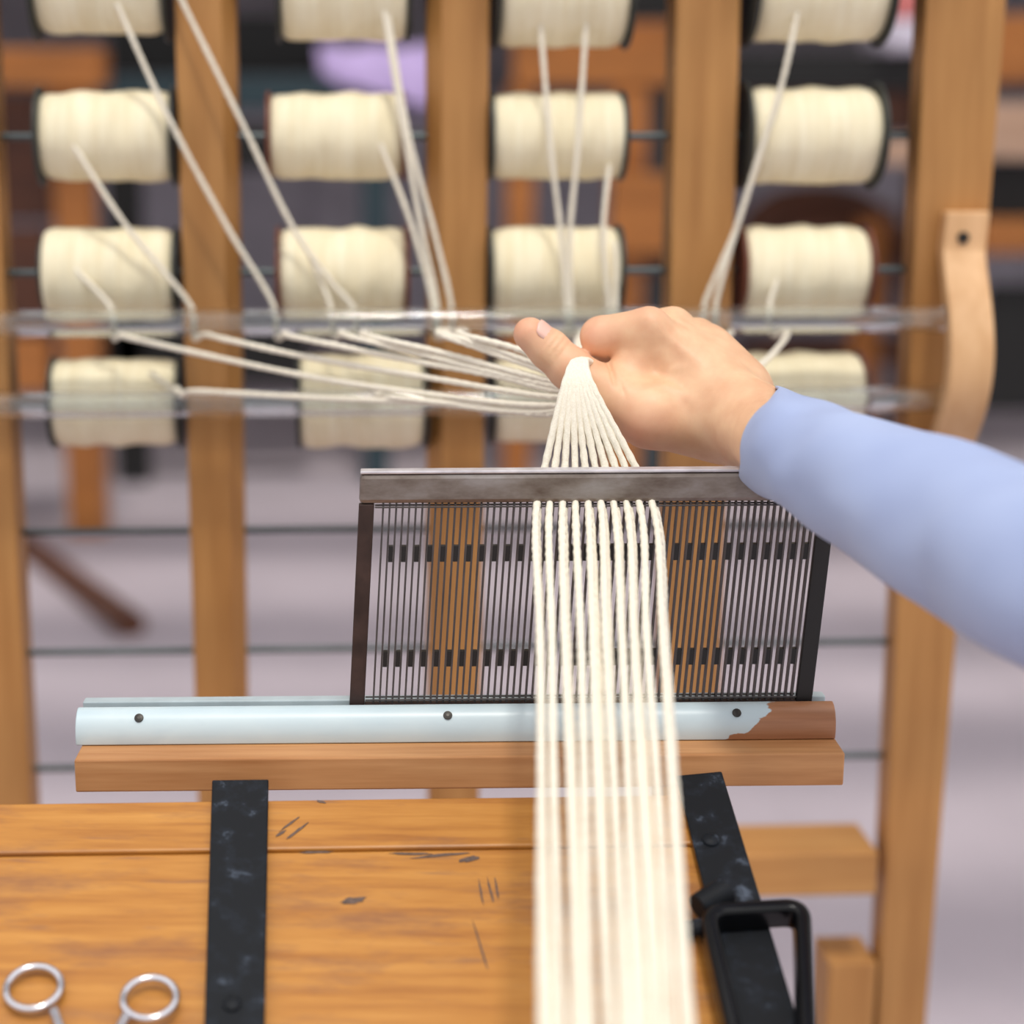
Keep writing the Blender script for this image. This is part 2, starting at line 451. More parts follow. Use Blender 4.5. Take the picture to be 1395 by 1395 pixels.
# glass tubes
def tube_glass(pyL, pyR, r, px1, label):
    off = -0.040
    a = pc(-70, pyL, off); b = pc(px1, pyR, off)
    z = (a.z + b.z) / 2; a.z = b.z = z
    bm = new(); L = (b - a).length
    add_lathe(bm, [(0, r), (L, r), (L, r - 0.0036), (0, r - 0.0036)], a, (b - a), 40, True)
    o = obj('glass_tube', bm, M['glass'], None, smooth=True)
    tag(o, label, 'glass tube', 'glass tubes across the creel'); return a, b
g1a, g1b = tube_glass(439, 437, 0.0118, 1283, 'upper clear glass tube across the creel, right above the hand')
g2a, g2b = tube_glass(550, 546, 0.0118, 1283, 'lower clear glass tube across the creel, passing behind the wrist')

# ------------------------------------------------------------------ spools
COLN = ['leftmost', 'second', 'third', 'rightmost']; ROWN = ['top', 'second', 'third', 'lowest']
SPOOLS = {  # (column, row): left px, right px, radius px
    (0, 0): (52, 224, 66), (0, 1): (60, 234, 60), (0, 2): (64, 238, 60), (0, 3): (77, 243, 60),
    (1, 0): (383, 553, 74), (1, 1): (370, 546, 58), (1, 2): (383, 550, 60), (1, 3): (410, 576, 64),
    (2, 0): (678, 850, 82), (2, 1): (670, 843, 58), (2, 2): (668, 838, 60), (2, 3): (672, 842, 58),
    (3, 0): (1022, 1198, 74), (3, 1): (1014, 1186, 64), (3, 2): (1008, 1172, 60), (3, 3): (1002, 1164, 62)}
FL = {(0, 0): ('d', 'd', 12), (0, 1): ('d', 'd', 8), (0, 2): (None, 'd', 2), (0, 3): ('d', 'd', 4),
      (1, 0): ('d', 'd', 4), (1, 1): ('b', 'b', 3), (1, 2): ('b', 'b', 3), (1, 3): ('d', 'd', 3),
      (2, 0): ('d', 'd', 4), (2, 1): ('d', 'd', 3), (2, 2): ('d', 'd', 3), (2, 3): ('d', 'd', 4),
      (3, 0): ('d', 'd', 8), (3, 1): ('d', 'd', 9), (3, 2): ('b', 'b', 2), (3, 3): ('b', 'b', 2)}
SP_C = {}
for (ci, ri), (l, r, rp) in SPOOLS.items():
    yl, yr = ROWS[ri]
    py = yl + (yr - yl) * (l + r) / 2 / 1225.0
    a = pc(l, py, PD / 2); b = pc(r, py, PD / 2); z = AX[ri].z
    a.z = b.z = z
    mid = (a + b) / 2; D = (mid - CAM).dot(Vector((0, CP, -SP)))
    rad = rp * D / F * 0.985
    SP_C[(ci, ri)] = (mid, rad)
    if (ci, ri) == (2, 3): lab = 'cream yarn spool in the lowest row, mostly hidden behind the hand and held yarns'
    else: lab = 'cream wool yarn spool, %s column of the creel, %s row in view' % (COLN[ci], ROWN[ri])
    root = empty('yarn_spool', mid, lab, 'spool', 'yarn spools on the creel')
    L = (b - a).length; n = 56; rs = np.random.default_rng(100 + ci * 10 + ri)
    prof = []
    lump = rs.normal(0, 1, 9)
    for i in range(n + 1):
        t = i / n; x = -L / 2 + L * t
        e = min(t, 1 - t) * L
        rr = rad * (1 - 0.10 * math.exp(-e / 0.004)) + 0.0007 * np.interp(t, np.linspace(0, 1, 9), lump) + 0.0005 * (i % 2)
        prof.append((x, rr))
    ri_ = 0.0045
    bm = new(); add_lathe(bm, [(-L / 2, ri_)] + prof + [(L / 2, ri_)], mid, CUX, 48, True)
    for v in bm.verts:
        q = v.co - mid; h = q - CUX * q.dot(CUX); d_ = h.length
        if d_ > ri_ * 2:
            an = math.atan2(h.z, h.dot(CN)); v.co += h / d_ * (0.0006 * math.sin(3 * an + ci + q.dot(CUX) * 160) + rs.normal(0, 0.00018))
    obj('winding', bm, M['wound'], root, smooth=True)
    fl_, fr_, ex = FL[(ci, ri)]
    for side, kk in ((-1, fl_), (1, fr_)):
        if kk is None: kk = 'd'; exx = -10
        else: exx = ex
        fr2 = rad + exx * D / F
        bm = new(); p = mid + CUX * side * (L / 2 + 0.0004)
        add_lathe(bm, [(0, ri_), (0, fr2 - 0.001), (0.0008, fr2), (0.0028, fr2), (0.0036, fr2 - 0.001), (0.0036, ri_)], p, CUX * side, 40, True)
        obj('flange', bm, M['flange_dark' if kk == 'd' else 'flange_brown'], root)

# ------------------------------------------------------------------ heddle stand: beam, painted rail, back lip
HB_Y = 1.092
bz0, bz1 = 0.927, 0.949
bl = at_y(103, 1050, 1.05).x; brx = at_y(1152, 1050, 1.05).x
RAIL_T = (at_y(1018, 985, 1.075).x - 0.03) - 1.5 * (0.960 - bz0) + 0.0225
stand = empty('heddle_stand', (0.03, 1.08, bz0), 'wooden beam with worn pale blue rail that the heddle stands in', 'heddle stand')
BT = math.tan(R(0.8))
def skew(bm):          # the beam is turned a little and not quite level
    for v in bm.verts:
        v.co.y += (v.co.x - 0.03) * BT; v.co.z += (v.co.x - 0.03) * 0.004
    return bm
bm = box(bl, brx, 1.05, 1.125, bz0, bz1, 0.0012)
obj('beam', skew(bm), M['beam_wood'], stand)
rl, rr_ = at_y(105, 990, 1.078).x, at_y(1139, 990, 1.078).x
prof = [(1.0885, bz1 + 0.0003)]
prof += [(1.0745, bz1 + 0.0003), (1.0738, bz1 + 0.006), (1.0748, bz1 + 0.0125), (1.0775, bz1 + 0.0175), (1.0815, bz1 + 0.0208), (1.0860, bz1 + 0.0222), (1.0885, bz1 + 0.0215)]
bm = new(); A = [bm.verts.new((rl, y, z)) for y, z in prof]; B = [bm.verts.new((rr_, y, z)) for y, z in prof]
for k in range(len(prof)): bm.faces.new((A[k], A[(k + 1) % len(prof)], B[(k + 1) % len(prof)], B[k]))
bm.faces.new(A); bm.faces.new(B[::-1])
M['rail'] = rail_mat()
RAIL_OFF = stand.location.x
rail = obj('rail', skew(bm), M['rail'], stand, smooth=True)
md = rail.modifiers.new('b', 'BEVEL'); md.width = 0.0008; md.segments = 2; md.limit_method = 'ANGLE'; md.angle_limit = R(50)
rail.data.polygons.foreach_set('use_smooth', [len(p.vertices) == 4 for p in rail.data.polygons])
M['lip'] = plain('grey painted lip', srgb(176, 190, 196), 0.5)
obj('back_lip', skew(box(rl + 0.001, rr_ - 0.002, 1.0985, 1.108, bz1 + 0.0003, bz1 + 0.0215, 0.0008)), M['lip'], stand)
for sx, sy in ((190, 973), (610, 968), (1005, 965)):
    p = at_y(sx, sy, 1.0775); p.z = bz1 + 0.0176; p.y = 1.0777
    nrm = Vector((0, -0.75, 0.66))
    bm = new(); add_lathe(bm, [(0, 0.003), (0.0006, 0.0028), (0.0009, 0.001)], p + nrm * 0.0002, nrm, 14, False)
    obj('screw', skew(bm), M['screw'], stand)

# ------------------------------------------------------------------ heddle
HT_Y = HB_Y - 0.007
h_bl, h_br = at_y(476, 960, HB_Y), at_y(1105, 955, HB_Y + 0.004)
h_tl, h_tr = at_y(489, 640, HT_Y), at_y(1145, 645, HT_Y + 0.004)
zb_ = (h_bl.z + h_br.z) / 2
U = (h_br - h_bl); WH = U.length; U.normalize()
V = ((h_tl + h_tr) / 2 - (h_bl + h_br) / 2); HH = V.length; V.normalize()
Nn = U.cross(V).normalized()           # points back or front
if Nn.y < 0: Nn = -Nn
heddle = empty('rigid_heddle', h_bl, 'steel rigid heddle with many thin upright blades standing in the rail', 'heddle')
def hq(u, v, n): return h_bl + U * u + V * v + Nn * n
def hbox(name, u0, u1, v0, v1, n0, n1, mat, bv=0.0008, parent=None):
    bm = new()
    add_hexa(bm, [hq(u0, v0, n0), hq(u1, v0, n0), hq(u1, v0, n1), hq(u0, v0, n1), hq(u0, v1, n0), hq(u1, v1, n0), hq(u1, v1, n1), hq(u0, v1, n1)])
    if bv: bevel(bm, bv, 2)
    return obj(name, bm, mat, parent or heddle)
T = 0.0024; BAR = 0.0195
hbox('top_bar', 0.0, WH, HH - BAR, HH, -T - 0.0012, T + 0.0022, M['steel_bar'], 0.003)
hbox('side_bar', 0.0, 0.0098, -0.010, HH - BAR - 0.0002, -T, T, M['rust'])
hbox('side_bar', WH - 0.0105, WH, -0.010, HH - BAR - 0.0002, -T, T, M['block'])
M['edge'] = plain('steel edge highlight', srgb(206, 202, 208), 0.3, 0.4, var=0.2, scale=60, bmp=0)
hbox('highlight_strip', 0.0, WH, HH + 0.0001, HH + 0.0020, -T - 0.0012, T + 0.0022, M['edge'], 0.0006)  # pale strip added as the highlight along the bar's top
hbox('bottom_bar', 0.0100, WH - 0.0107, -0.010, 0.0015, -T, T, M['rust'], 0.0005)
NB = 67; u0, u1 = 0.0155, WH - 0.0135; PITCHU = (u1 - u0) / (NB - 1)
vt = HH - BAR - 0.0003; vb_ = 0.0018
first = None
for i in range(NB):
    if first is None:
        first = hbox('blade', u0 - 0.0006, u0 + 0.0006, vb_, vt, -0.0021, 0.0021, M['blade'], 0.0)
    else:
        o = first.copy(); COL.objects.link(o); o.location = U * (PITCHU * i)
v_hi = HH * (1 - (748 - 640) / 318.0); v_lo = HH * (1 - (893 - 640) / 318.0)
eb = None
for vv in (v_hi, v_lo):
    for j in range(1, NB - 1, 2):
        if eb is None:
            eb = hbox('eye_block', u0 + PITCHU + 0.0007, u0 + 2 * PITCHU - 0.0007, v_hi - 0.0052, v_hi + 0.0052, -0.0019, 0.0019, M['block'], 0.0)
        else:
            o = eb.copy(); COL.objects.link(o); o.location = U * (PITCHU * (j - 1)) + V * (vv - v_hi)
for vv in (HH - BAR - 0.0022, 0.0042):
    for nn in (-0.0027, 0.0027):
        bm = new(); add_tube(bm, [hq(0.0102, vv, nn), hq(WH - 0.0109, vv, nn)], 0.0006, 8)
        obj('binding_wire', bm, M['blade'], heddle)

# ------------------------------------------------------------------ sloping desk, straps, clamp loop, scissors
SL = R(24)
T0 = at_y(350, 1090, 1.020)
TU = Vector((1, 0.035, 0)).normalized()
TV = Vector((0, -math.cos(SL), -math.sin(SL))); TV = (TV - TU * TV.dot(TU)).normalized()    # down the slope, to the viewer
TN = TU.cross(TV).normalized()
if TN.z < 0: TN = -TN
def tp(px, py, h=0.0): return on_plane(px, py, T0 + TN * h, TN)
def tuv(p): q = p - T0; return q.dot(TU), q.dot(TV)
def tq(u, v, h): return T0 + TU * u + TV * v + TN * h
desk = empty('weaving_desk', (0.02, 0.85, 0), 'sloping orange varnished wooden desk top below the heddle', 'desk')
v_step = tuv(tp(350, 1157))[1]
uL = -0.42
uR1 = tuv(tp(958, 1090))[0]; uR2 = tuv(tp(1042, 1395))[0]; vN = tuv(tp(500, 1395))[1]
uRa = lambda v: uR1 + (uR2 - uR1) * v / vN
VE = 0.42
def plank(v0, v1, h0, h1, mat=M['table'], bv=0.0015):
    bm = new(); a, b = uRa(v0), uRa(v1)
    add_hexa(bm, [tq(uL, v0, h0), tq(a, v0, h0), tq(b, v1, h0), tq(uL, v1, h0), tq(uL, v0, h1), tq(a, v0, h1), tq(b, v1, h1), tq(uL, v1, h1)])
    bevel(bm, bv); return obj('plank', bm, mat, desk)
plank(0.0, v_step, -0.018, 0.0)
vm = v_step + 0.19
plank(v_step + 0.0004, vm, -0.020, -0.0022)
plank(vm + 0.0004, VE, -0.020, -0.0022)
# dark scorch and scuff marks on the wood
def smear(px, py, L, w, ang, h):
    c = tp(px, py, h); d = TU * math.cos(ang) + TV * math.sin(ang); s = TU * -math.sin(ang) + TV * math.cos(ang)
    bm = new(); n = 9; ring = []
    for k in range(2 * n):
        a = 2 * math.pi * k / (2 * n); rr = 1 + random.uniform(-0.25, 0.25)
        ring.append(c + d * math.cos(a) * L * rr + s * math.sin(a) * w * rr)
    lo = [bm.verts.new(p - TN * 0.0001) for p in ring]; hi = [bm.verts.new(p + TN * 0.0001) for p in ring]
    bm.faces.new(lo[::-1]); bm.faces.new(hi)
    for k in range(2 * n): bm.faces.new((lo[k], lo[(k + 1) % (2 * n)], hi[(k + 1) % (2 * n)], hi[k]))
    obj('scorch_mark', bm, M['ink'], desk)
hm = -0.0019
smear(480, 1227, 0.0075, 0.0026, -0.15, hm)
for px, py, L, w, a in ((395, 1122, 0.008, 0.0008, -0.8), (405, 1132, 0.009, 0.0009, -0.8), (383, 1135, 0.004, 0.0009, -0.7), (437, 1092, 0.003, 0.001, 0.3)):
    smear(px, py, L, w, a, 0.0003)
for px, py, L, w, a in ((600, 1165, 0.016, 0.0011, -0.1), (640, 1170, 0.006, 0.002, -0.3), (655, 1215, 0.009, 0.0007, 1.5), (668, 1213, 0.009, 0.0007, 1.45), (677, 1212, 0.008, 0.0006, 1.5), (655, 1290, 0.018, 0.0005, 1.4), (560, 1163, 0.012, 0.0009, 0.03), (430, 1161, 0.01, 0.0008, 0.0)):
    smear(px, py, L, w, a, hm)
# desk body below the top
def dbox(name, u0_, u1_, v0, v1, z0, mat):
    bm = new(); h = -0.0205
    top = [tq(u0_, v0, h), tq(u1_, v0, h), tq(u1_, v1, h), tq(u0_, v1, h)]
    bot = [Vector((p.x, p.y, z0)) for p in top]
    add_hexa(bm, bot + top); bevel(bm, 0.001); return obj(name, bm, mat, desk)
zl = tq(0, VE, 0).z - 0.16
um = uRa(0.0) - 0.015
dbox('side_panel', uL + 0.02, uL + 0.038, 0.03, VE - 0.03, zl, M['bg_wood'])
dbox('side_panel', um - 0.018, um, 0.03, VE - 0.03, zl, M['bg_wood'])
dbox('apron', uL + 0.0385, um - 0.0185, 0.03, 0.045, zl, M['bg_wood'])
dbox('apron', uL + 0.0385, um - 0.0185, VE - 0.045, VE - 0.03, zl, M['bg_wood'])
for u in (uL + 0.04, um - 0.06):
    for v in (0.05, VE - 0.09):
        p = tq(u, v, 0)
        obj('leg', box(p.x, p.x + 0.038, p.y - 0.038, p.y, 0.0, zl + 0.03, 0.002), M['bg_wood'], desk)

def strap(c, label, bolt, holes=()):
    h0, h1 = 0.0004, 0.0046
    root = empty('steel_strap', tp(*c[3], h0), label, 'metal strap', 'steel straps holding the heddle stand')
    lo = [tp(x, y, h0) for x, y in c]; up = [tp(x, y, h1) for x, y in c]
    # far end turned down a little in front of the beam
    bm = new(); add_hexa(bm, lo + up); bevel(bm, 0.0009, 2)
    s = obj('strap_plate', bm, M['strap'], root)
    for bx, by in bolt:
        p = tp(bx, by, h1); bm = new(); add_lathe(bm, [(0, 0.0052), (0.0014, 0.0050), (0.0024, 0.0036), (0.0028, 0.001)], p + TN * 0.0001, TN, 18, False)
        obj('bolt', bm, M['strap'], root, smooth=True)
    return root
strap([(274, 1520), (359, 1520), (366, 1062), (289, 1063)], 'black flat steel strap over the middle of the desk, near the scissors', [(316, 1368)])
s2 = strap([(1035, 1520), (1127, 1520), (983, 1051), (921, 1057)], 'black flat steel strap along the right desk edge, passing under a clamp loop', [(968, 1145)])
# clamp loop: an upright flat bar bent into a rounded ring over the strap
clamp = empty('clamp_loop', tp(1025, 1330, 0.005), 'glossy black rounded steel clamp loop over the right strap', 'clamp')
cs = [(960, 1262), (1089, 1254), (1096, 1450), (1004, 1460)]
P4 = [tp(x, y, 0.006) for x, y in cs]
path = []
for i in range(4):
    p, a, b = P4[i], P4[i - 1], P4[(i + 1) % 4]
    r_ = 0.011; d1 = (a - p).normalized() * r_; d2 = (b - p).normalized() * r_
    for k in range(9):
        t = k / 8; path.append((p + d1) * (1 - t) ** 2 + p * 2 * t * (1 - t) + (p + d2) * t * t)
bm = new(); rings = []; m = len(path); hh, tt = 0.0165, 0.0045
for i, p in enumerate(path):
    t = (path[(i + 1) % m] - path[i - 1]).normalized(); s = t.cross(TN).normalized()
    sec = [(-tt, 0), (-tt, hh - 0.002), (-tt + 0.002, hh), (tt - 0.002, hh), (tt, hh - 0.002), (tt, 0)]
    rings.append([bm.verts.new(p + s * x + TN * z) for x, z in sec])
for i in range(m):
    A, B = rings[i], rings[(i + 1) % m]
    for k in range(6): bm.faces.new((A[k], A[(k + 1) % 6], B[(k + 1) % 6], B[k]))
o = obj('ring', bm, M['black_gloss'], clamp, smooth=True)
md = o.modifiers.new('b', 'BEVEL'); md.width = 0.0008; md.segments = 2; md.limit_method = 'ANGLE'; md.angle_limit = R(40)
bm = new(); a = tp(950, 1236, 0.010); b = tp(988, 1214, 0.010); add_tube(bm, [a, b], [0.0075, 0.009], 18); bevel(bm, 0.001, 2)
obj('pivot_lug', bm, M['strap'], clamp)
bm = new(); add_tube(bm, [tp(934, 1266, 0.004), tp(958, 1262, 0.006)], 0.005, 14); obj('pivot_pin', bm, M['strap'], clamp)

# scissors lying on the desk, loops up the slope
sc_ = empty('scissors', tp(110, 1480, 0.003), 'polished steel scissors lying on the desk, two finger loops up', 'scissors')
pv = tp(116, 1500, 0.001)
hs = 0.0035
def loop(cx, cy, rx, ry, sx, sy, bladeend, dh):
    c = tp(cx, cy, 0); rxm = (tp(cx + rx, cy) - c).length; rym = (tp(cx, cy + ry) - c).length
    bm = new(); pts = []
    for k in range(36):
        a = 2 * math.pi * k / 36
        pts.append(c + TU * math.cos(a) * rxm + TV * math.sin(a) * rym + TN * (hs + dh))
    add_tube(bm, pts, 0.0023, 12, closed=True); o = obj('finger_loop', bm, M['chrome'], sc_, smooth=True)
    bm = new()
    s0 = tp(sx, sy, hs + dh)
    q = tp(116, 1500, hs + dh)
    add_tube(bm, spline([s0, s0 * 0.6 + q * 0.4 + TN * 0.001, q], 0.004), 0.003, 12)
    obj('shank', bm, M['chrome'], o, smooth=True)
    bm = new(); e = q + (q - s0).normalized() * 0.085
    w = (q - s0).normalized().cross(TN) * 0.0055; n_ = TN * 0.0011
    v = [q - w - n_, q + w - n_, e + w * 0.1 - n_, e - w * 0.1 - n_]; add_hexa(bm, v + [p + n_ * 2 for p in v])
    obj('blade', bm, M['chrome'], o)
loop(47, 1351, 37, 29, 74, 1377, None, 0.0)
loop(205, 1369, 36, 28, 172, 1384, None, 0.0024)
bm = new(); add_lathe(bm, [(0, 0.004), (0.001, 0.0035), (0.0014, 0.001)], tp(116, 1500, 0.0085), TN, 14, False); obj('pivot_screw', bm, M['chrome'], sc_)

# ------------------------------------------------------------------ hand and arm (one continuous surface from a distance field)
HZ = 1.175
def hp(px, py, dz=0.0): return at_d(px, py, HZ + dz)
def surface_nets(prims, h, pad=0.006, extra=None):
    lo = np.min([np.minimum(np.array(a) - ra, np.array(b) - rb) for a, ra, b, rb, k in prims], 0) - pad
    hi = np.max([np.maximum(np.array(a) + ra, np.array(b) + rb) for a, ra, b, rb, k in prims], 0) + pad
    n = np.ceil((hi - lo) / h).astype(int) + 1
    g = np.stack(np.meshgrid(*[lo[i] + h * np.arange(n[i]) for i in range(3)], indexing='ij'), -1).astype(np.float32)
    D = None
    for a, ra, b, rb, k in prims:
        a = np.array(a, np.float32); b = np.array(b, np.float32); ab = b - a
        t = np.clip(((g - a) @ ab) / max(float(ab @ ab), 1e-9), 0, 1)
        d = np.sqrt(((g - a - t[..., None] * ab) ** 2).sum(-1)) - (ra + (rb - ra) * t)
        if D is None: D = d
        else:
            w = np.clip(0.5 + 0.5 * (D - d) / k, 0, 1)
            D = D * (1 - w) + d * w - k * w * (1 - w)
    if extra is not None: D = extra(g, D)
    s = D < 0
    c = np.zeros(tuple(n - 1), np.int8)
    for i in (0, 1):
        for j in (0, 1):
            for l in (0, 1): c += s[i:n[0] - 1 + i, j:n[1] - 1 + j, l:n[2] - 1 + l]
    act = (c > 0) & (c < 8); idx = -np.ones(act.shape, np.int64); ijk = np.argwhere(act); idx[act] = np.arange(len(ijk))
    acc = np.zeros((len(ijk), 3)); cnt = np.zeros(len(ijk))
    cor = [(i, j, l) for i in (0, 1) for j in (0, 1) for l in (0, 1)]
    val = {q: D[ijk[:, 0] + q[0], ijk[:, 1] + q[1], ijk[:, 2] + q[2]] for q in cor}
    for p in cor:
        for ax in range(3):
            if p[ax] == 0:
                q = list(p); q[ax] = 1; q = tuple(q)
                A, B = val[p], val[q]; m = (A < 0) != (B < 0)
                t = np.where(m, A / np.where(m, A - B, 1), 0)
                pt = np.repeat(np.array(p, float)[None], len(ijk), 0); pt[:, ax] += t
                acc[m] += pt[m]; cnt[m] += 1
    vs = lo + h * (ijk + acc / cnt[:, None])
    faces = []
    for ax in range(3):
        o1, o2 = [(1, 2), (2, 0), (0, 1)][ax]
        sl0 = [slice(None)] * 3; sl1 = [slice(None)] * 3; sl0[ax] = slice(0, -1); sl1[ax] = slice(1, None)
        e = np.argwhere(s[tuple(sl0)] != s[tuple(sl1)])
        e = e[(e[:, o1] > 0) & (e[:, o2] > 0) & (e[:, o1] < n[o1] - 1) & (e[:, o2] < n[o2] - 1)]
        d1 = np.zeros(3, int); d1[o1] = 1; d2 = np.zeros(3, int); d2[o2] = 1
        q = [e - d1 - d2, e - d2, e, e - d1]
        ids = np.stack([idx[x[:, 0], x[:, 1], x[:, 2]] for x in q], 1)
        flip = s[e[:, 0], e[:, 1], e[:, 2]]
        ids[~flip] = ids[~flip][:, ::-1]
        faces.append(ids)
    return vs, np.concatenate(faces)

PR = []
def cone(a, ra, b, rb, k=0.008): PR.append((tuple(hp(*a)), ra, tuple(hp(*b)), rb, k))
# forearm and wrist
cone((1330, 735, -0.215), 0.033, (1120, 635, -0.12), 0.028)
cone((1120, 635, -0.12), 0.028, (1024, 580, -0.028), 0.0262, 0.01)
# back of the hand and palm
cone((1024, 580, -0.028), 0.0262, (945, 520, 0.01), 0.028, 0.012)
cone((1000, 545, 0.012), 0.022, (884, 450, 0.000), 0.0140, 0.016)
cone((1000, 545, 0.020), 0.022, (916, 450, 0.024), 0.0138, 0.014)
cone((1000, 550, 0.028), 0.020, (948, 462, 0.044), 0.0132, 0.014)
cone((1000, 558, 0.030), 0.019, (972, 484, 0.060), 0.0125, 0.014)
cone((962, 482, 0.028), 0.0195, (1004, 528, 0.018), 0.0205, 0.012)
# thenar and thumb
cone((985, 585, 0.0), 0.0235, (885, 565, -0.008), 0.0205, 0.014)
cone((885, 565, -0.008), 0.0205, (838, 545, -0.004), 0.0170, 0.010)
cone((838, 545, -0.004), 0.0170, (776, 502, 0.006), 0.0142, 0.008)
cone((776, 502, 0.006), 0.0142, (748, 476, 0.006), 0.0133, 0.004)
cone((748, 476, 0.006), 0.0133, (722, 455, 0.004), 0.0112, 0.004)
# web between thumb and index
cone((850, 530, 0.004), 0.015, (868, 480, 0.006), 0.014, 0.010)
# fingers curled under: index, middle, ring, little
def finger(m, pip, dip, tip, r):
    cone(m, r[0], pip, r[1], 0.005); cone(pip, r[1], dip, r[2], 0.003); cone(dip, r[2], tip, r[3], 0.003)
finger((884, 448, 0.0), (818, 458, 0.010), (838, 492, 0.038), (872, 512, 0.036), (0.0142, 0.0132, 0.0110, 0.0092))
finger((916, 446, 0.024), (862, 452, 0.036), (866, 500, 0.060), (900, 522, 0.056), (0.0140, 0.0130, 0.0112, 0.0094))
finger((948, 460, 0.044), (905, 470, 0.060), (900, 515, 0.078), (928, 535, 0.070), (0.0132, 0.0122, 0.0106, 0.0090))
finger((972, 484, 0.060), (940, 500, 0.076), (928, 535, 0.088), (948, 552, 0.078), (0.0122, 0.0108, 0.0094, 0.0082))
CREASES = []; RIDGES = []
def crease(px, py, dz, dirpx, width, depth, radius):
    c = hp(px, py, dz); n = (hp(px + dirpx[0], py + dirpx[1], dz) - c).normalized(); CREASES.append((np.array(c), np.array(n), width, depth, radius))
th = (27, 21)
for q, dp in ((-13, 0.0007), (-5, 0.0010), (3, 0.0010), (11, 0.0007)):
    crease(762 + q * 0.79, 478 + q * 0.61 - 12, -0.008, th, 0.0013, dp, 0.011)
crease(833, 505, -0.012, (20, -3), 0.0016, 0.0026, 0.013)
crease(846, 530, -0.016, (20, -6), 0.0015, 0.0012, 0.010)
for q in (-12, -4, 4): crease(806 + q * 0.6, 440 + q * -0.2, 0.0, (20, 12), 0.0014, 0.0007, 0.010)
for q in (0, 9): crease(1010 + q, 580 + q * 0.5, -0.02, (20, 12), 0.0016, 0.0006, 0.03)
def ridge(a, b, w, h): RIDGES.append((np.array(hp(*a)), np.array(hp(*b)), w, h))
ridge((890, 440, -0.012), (1010, 548, -0.020), 0.0042, 0.0016)
ridge((925, 436, 0.006), (1018, 540, -0.008), 0.0042, 0.0016)
ridge((884, 432, -0.010), (890, 440, -0.010), 0.0075, 0.0018)
ridge((880, 500, -0.020), (960, 560, -0.026), 0.0035, 0.0010)
ridge((905, 505, -0.016), (940, 500, -0.016), 0.0030, 0.0008)
def detail(g, D):
    near = np.argwhere(np.abs(D) < 0.006); P = g[near[:, 0], near[:, 1], near[:, 2]]; dv = np.zeros(len(P))
    for c, n, w, dp, r in CREASES:
        q = P - c; dv += dp * np.exp(-((q @ n) / w) ** 2) * np.exp(-(np.linalg.norm(q, axis=1) / r) ** 4)
    for a, b, w, h_ in RIDGES:
        ab = b - a; t = np.clip(((P - a) @ ab) / (ab @ ab), 0, 1); d = np.linalg.norm(P - a - t[:, None] * ab, axis=1)
        dv -= h_ * np.exp(-(d / w) ** 2)
    D = D.copy(); D[near[:, 0], near[:, 1], near[:, 2]] += dv; return D
vs, fs = surface_nets(PR, 0.00115, extra=detail)
me = bpy.data.meshes.new('person'); me.from_pydata(vs.tolist(), [], fs.tolist()); me.materials.append(M['skin'])
me.polygons.foreach_set('use_smooth', [True] * len(me.polygons))
person = bpy.data.objects.new('person', me); COL.objects.link(person)
md = person.modifiers.new('s', 'SMOOTH'); md.factor = 0.5; md.iterations = 2
tag(person, 'person in a pale blue shirt reaching in, fist gripping a bundle of yarns', 'person')
# thumb nail
nc = hp(738, 449, -0.006); ndir = (hp(722, 455, 0.004) - hp(776, 502, 0.006)).normalized()
view = (CAM - nc).normalized(); upn = (hp(741, 438) - hp(728, 455)).normalized()
nn_ = (upn * 0.85 + view * 0.55); nn_ = (nn_ - ndir * nn_.dot(ndir)).normalized(); sd = nn_.cross(ndir)
cb = hp(735, 465, 0.005)
bm = new(); G = {}
for i in range(7):
    for j in range(7):
        b = (j / 6 - 0.5) * 2; a = (i / 6 - 0.5) * 1.75 * math.sqrt(max(0.05, 1 - abs(b * 0.95) ** 3))
        rr = 0.0122
        p = cb + ndir * (b * 0.0070 + 0.002) + (nn_ * math.cos(a) + sd * math.sin(a)) * rr * (1 - 0.03 * b * b)
        G[i, j] = bm.verts.new(p)
for i in range(6):
    for j in range(6): bm.faces.new((G[i, j], G[i + 1, j], G[i + 1, j + 1], G[i, j + 1]))
o = obj('thumbnail', bm, M['nail'], person, smooth=True)
md = o.modifiers.new('t', 'SOLIDIFY'); md.thickness = 0.0008; md.offset = 0

# sleeve: lofted rings down the forearm, round the elbow and up to the shoulder
def ring_axis(c, r, i): return (c, r, i)
cuff_u, cuff_l = hp(1061, 529, 0.012), hp(1007, 648, -0.006)
secs = []
def sec(u, l, Z): secs.append((at_d(*u, Z), at_d(*l, Z)))
sec((1061, 529), (1007, 650), 1.135); sec((1120, 548), (1052, 682), 1.062); sec((1195, 570), (1120, 731), 1.005); sec((1290, 598), (1205, 790), 0.955)
sec((1400, 630), (1305, 855), 0.905); sec((1490, 656), (1395, 916), 0.860)
el = (secs[-1][0] + secs[-1][1]) / 2
cs_ = [((a + b) / 2, (a - b).length / 2, (a - b).normalized()) for a, b in secs]
ax = (cs_[-1][0] - cs_[-2][0]).normalized()
c5, r5, w5 = cs_[-1]
for t, dv, r_ in ((1, Vector((0.055, -0.045, 0.002)), 0.056), (2, Vector((0.115, -0.085, 0.022)), 0.060), (3, Vector((0.175, -0.12, 0.055)), 0.062), (4, Vector((0.235, -0.15, 0.10)), 0.066), (5, Vector((0.295, -0.18, 0.15)), 0.070)):
    cs_.append((c5 + dv, r_, None))
CUT = []
def px_of(q):
    v = q - CAM; d = v.dot(Vector((0, CP, -SP))); return CX + F * v.x / d, CY - F * v.dot(Vector((0, SP, CP))) / d
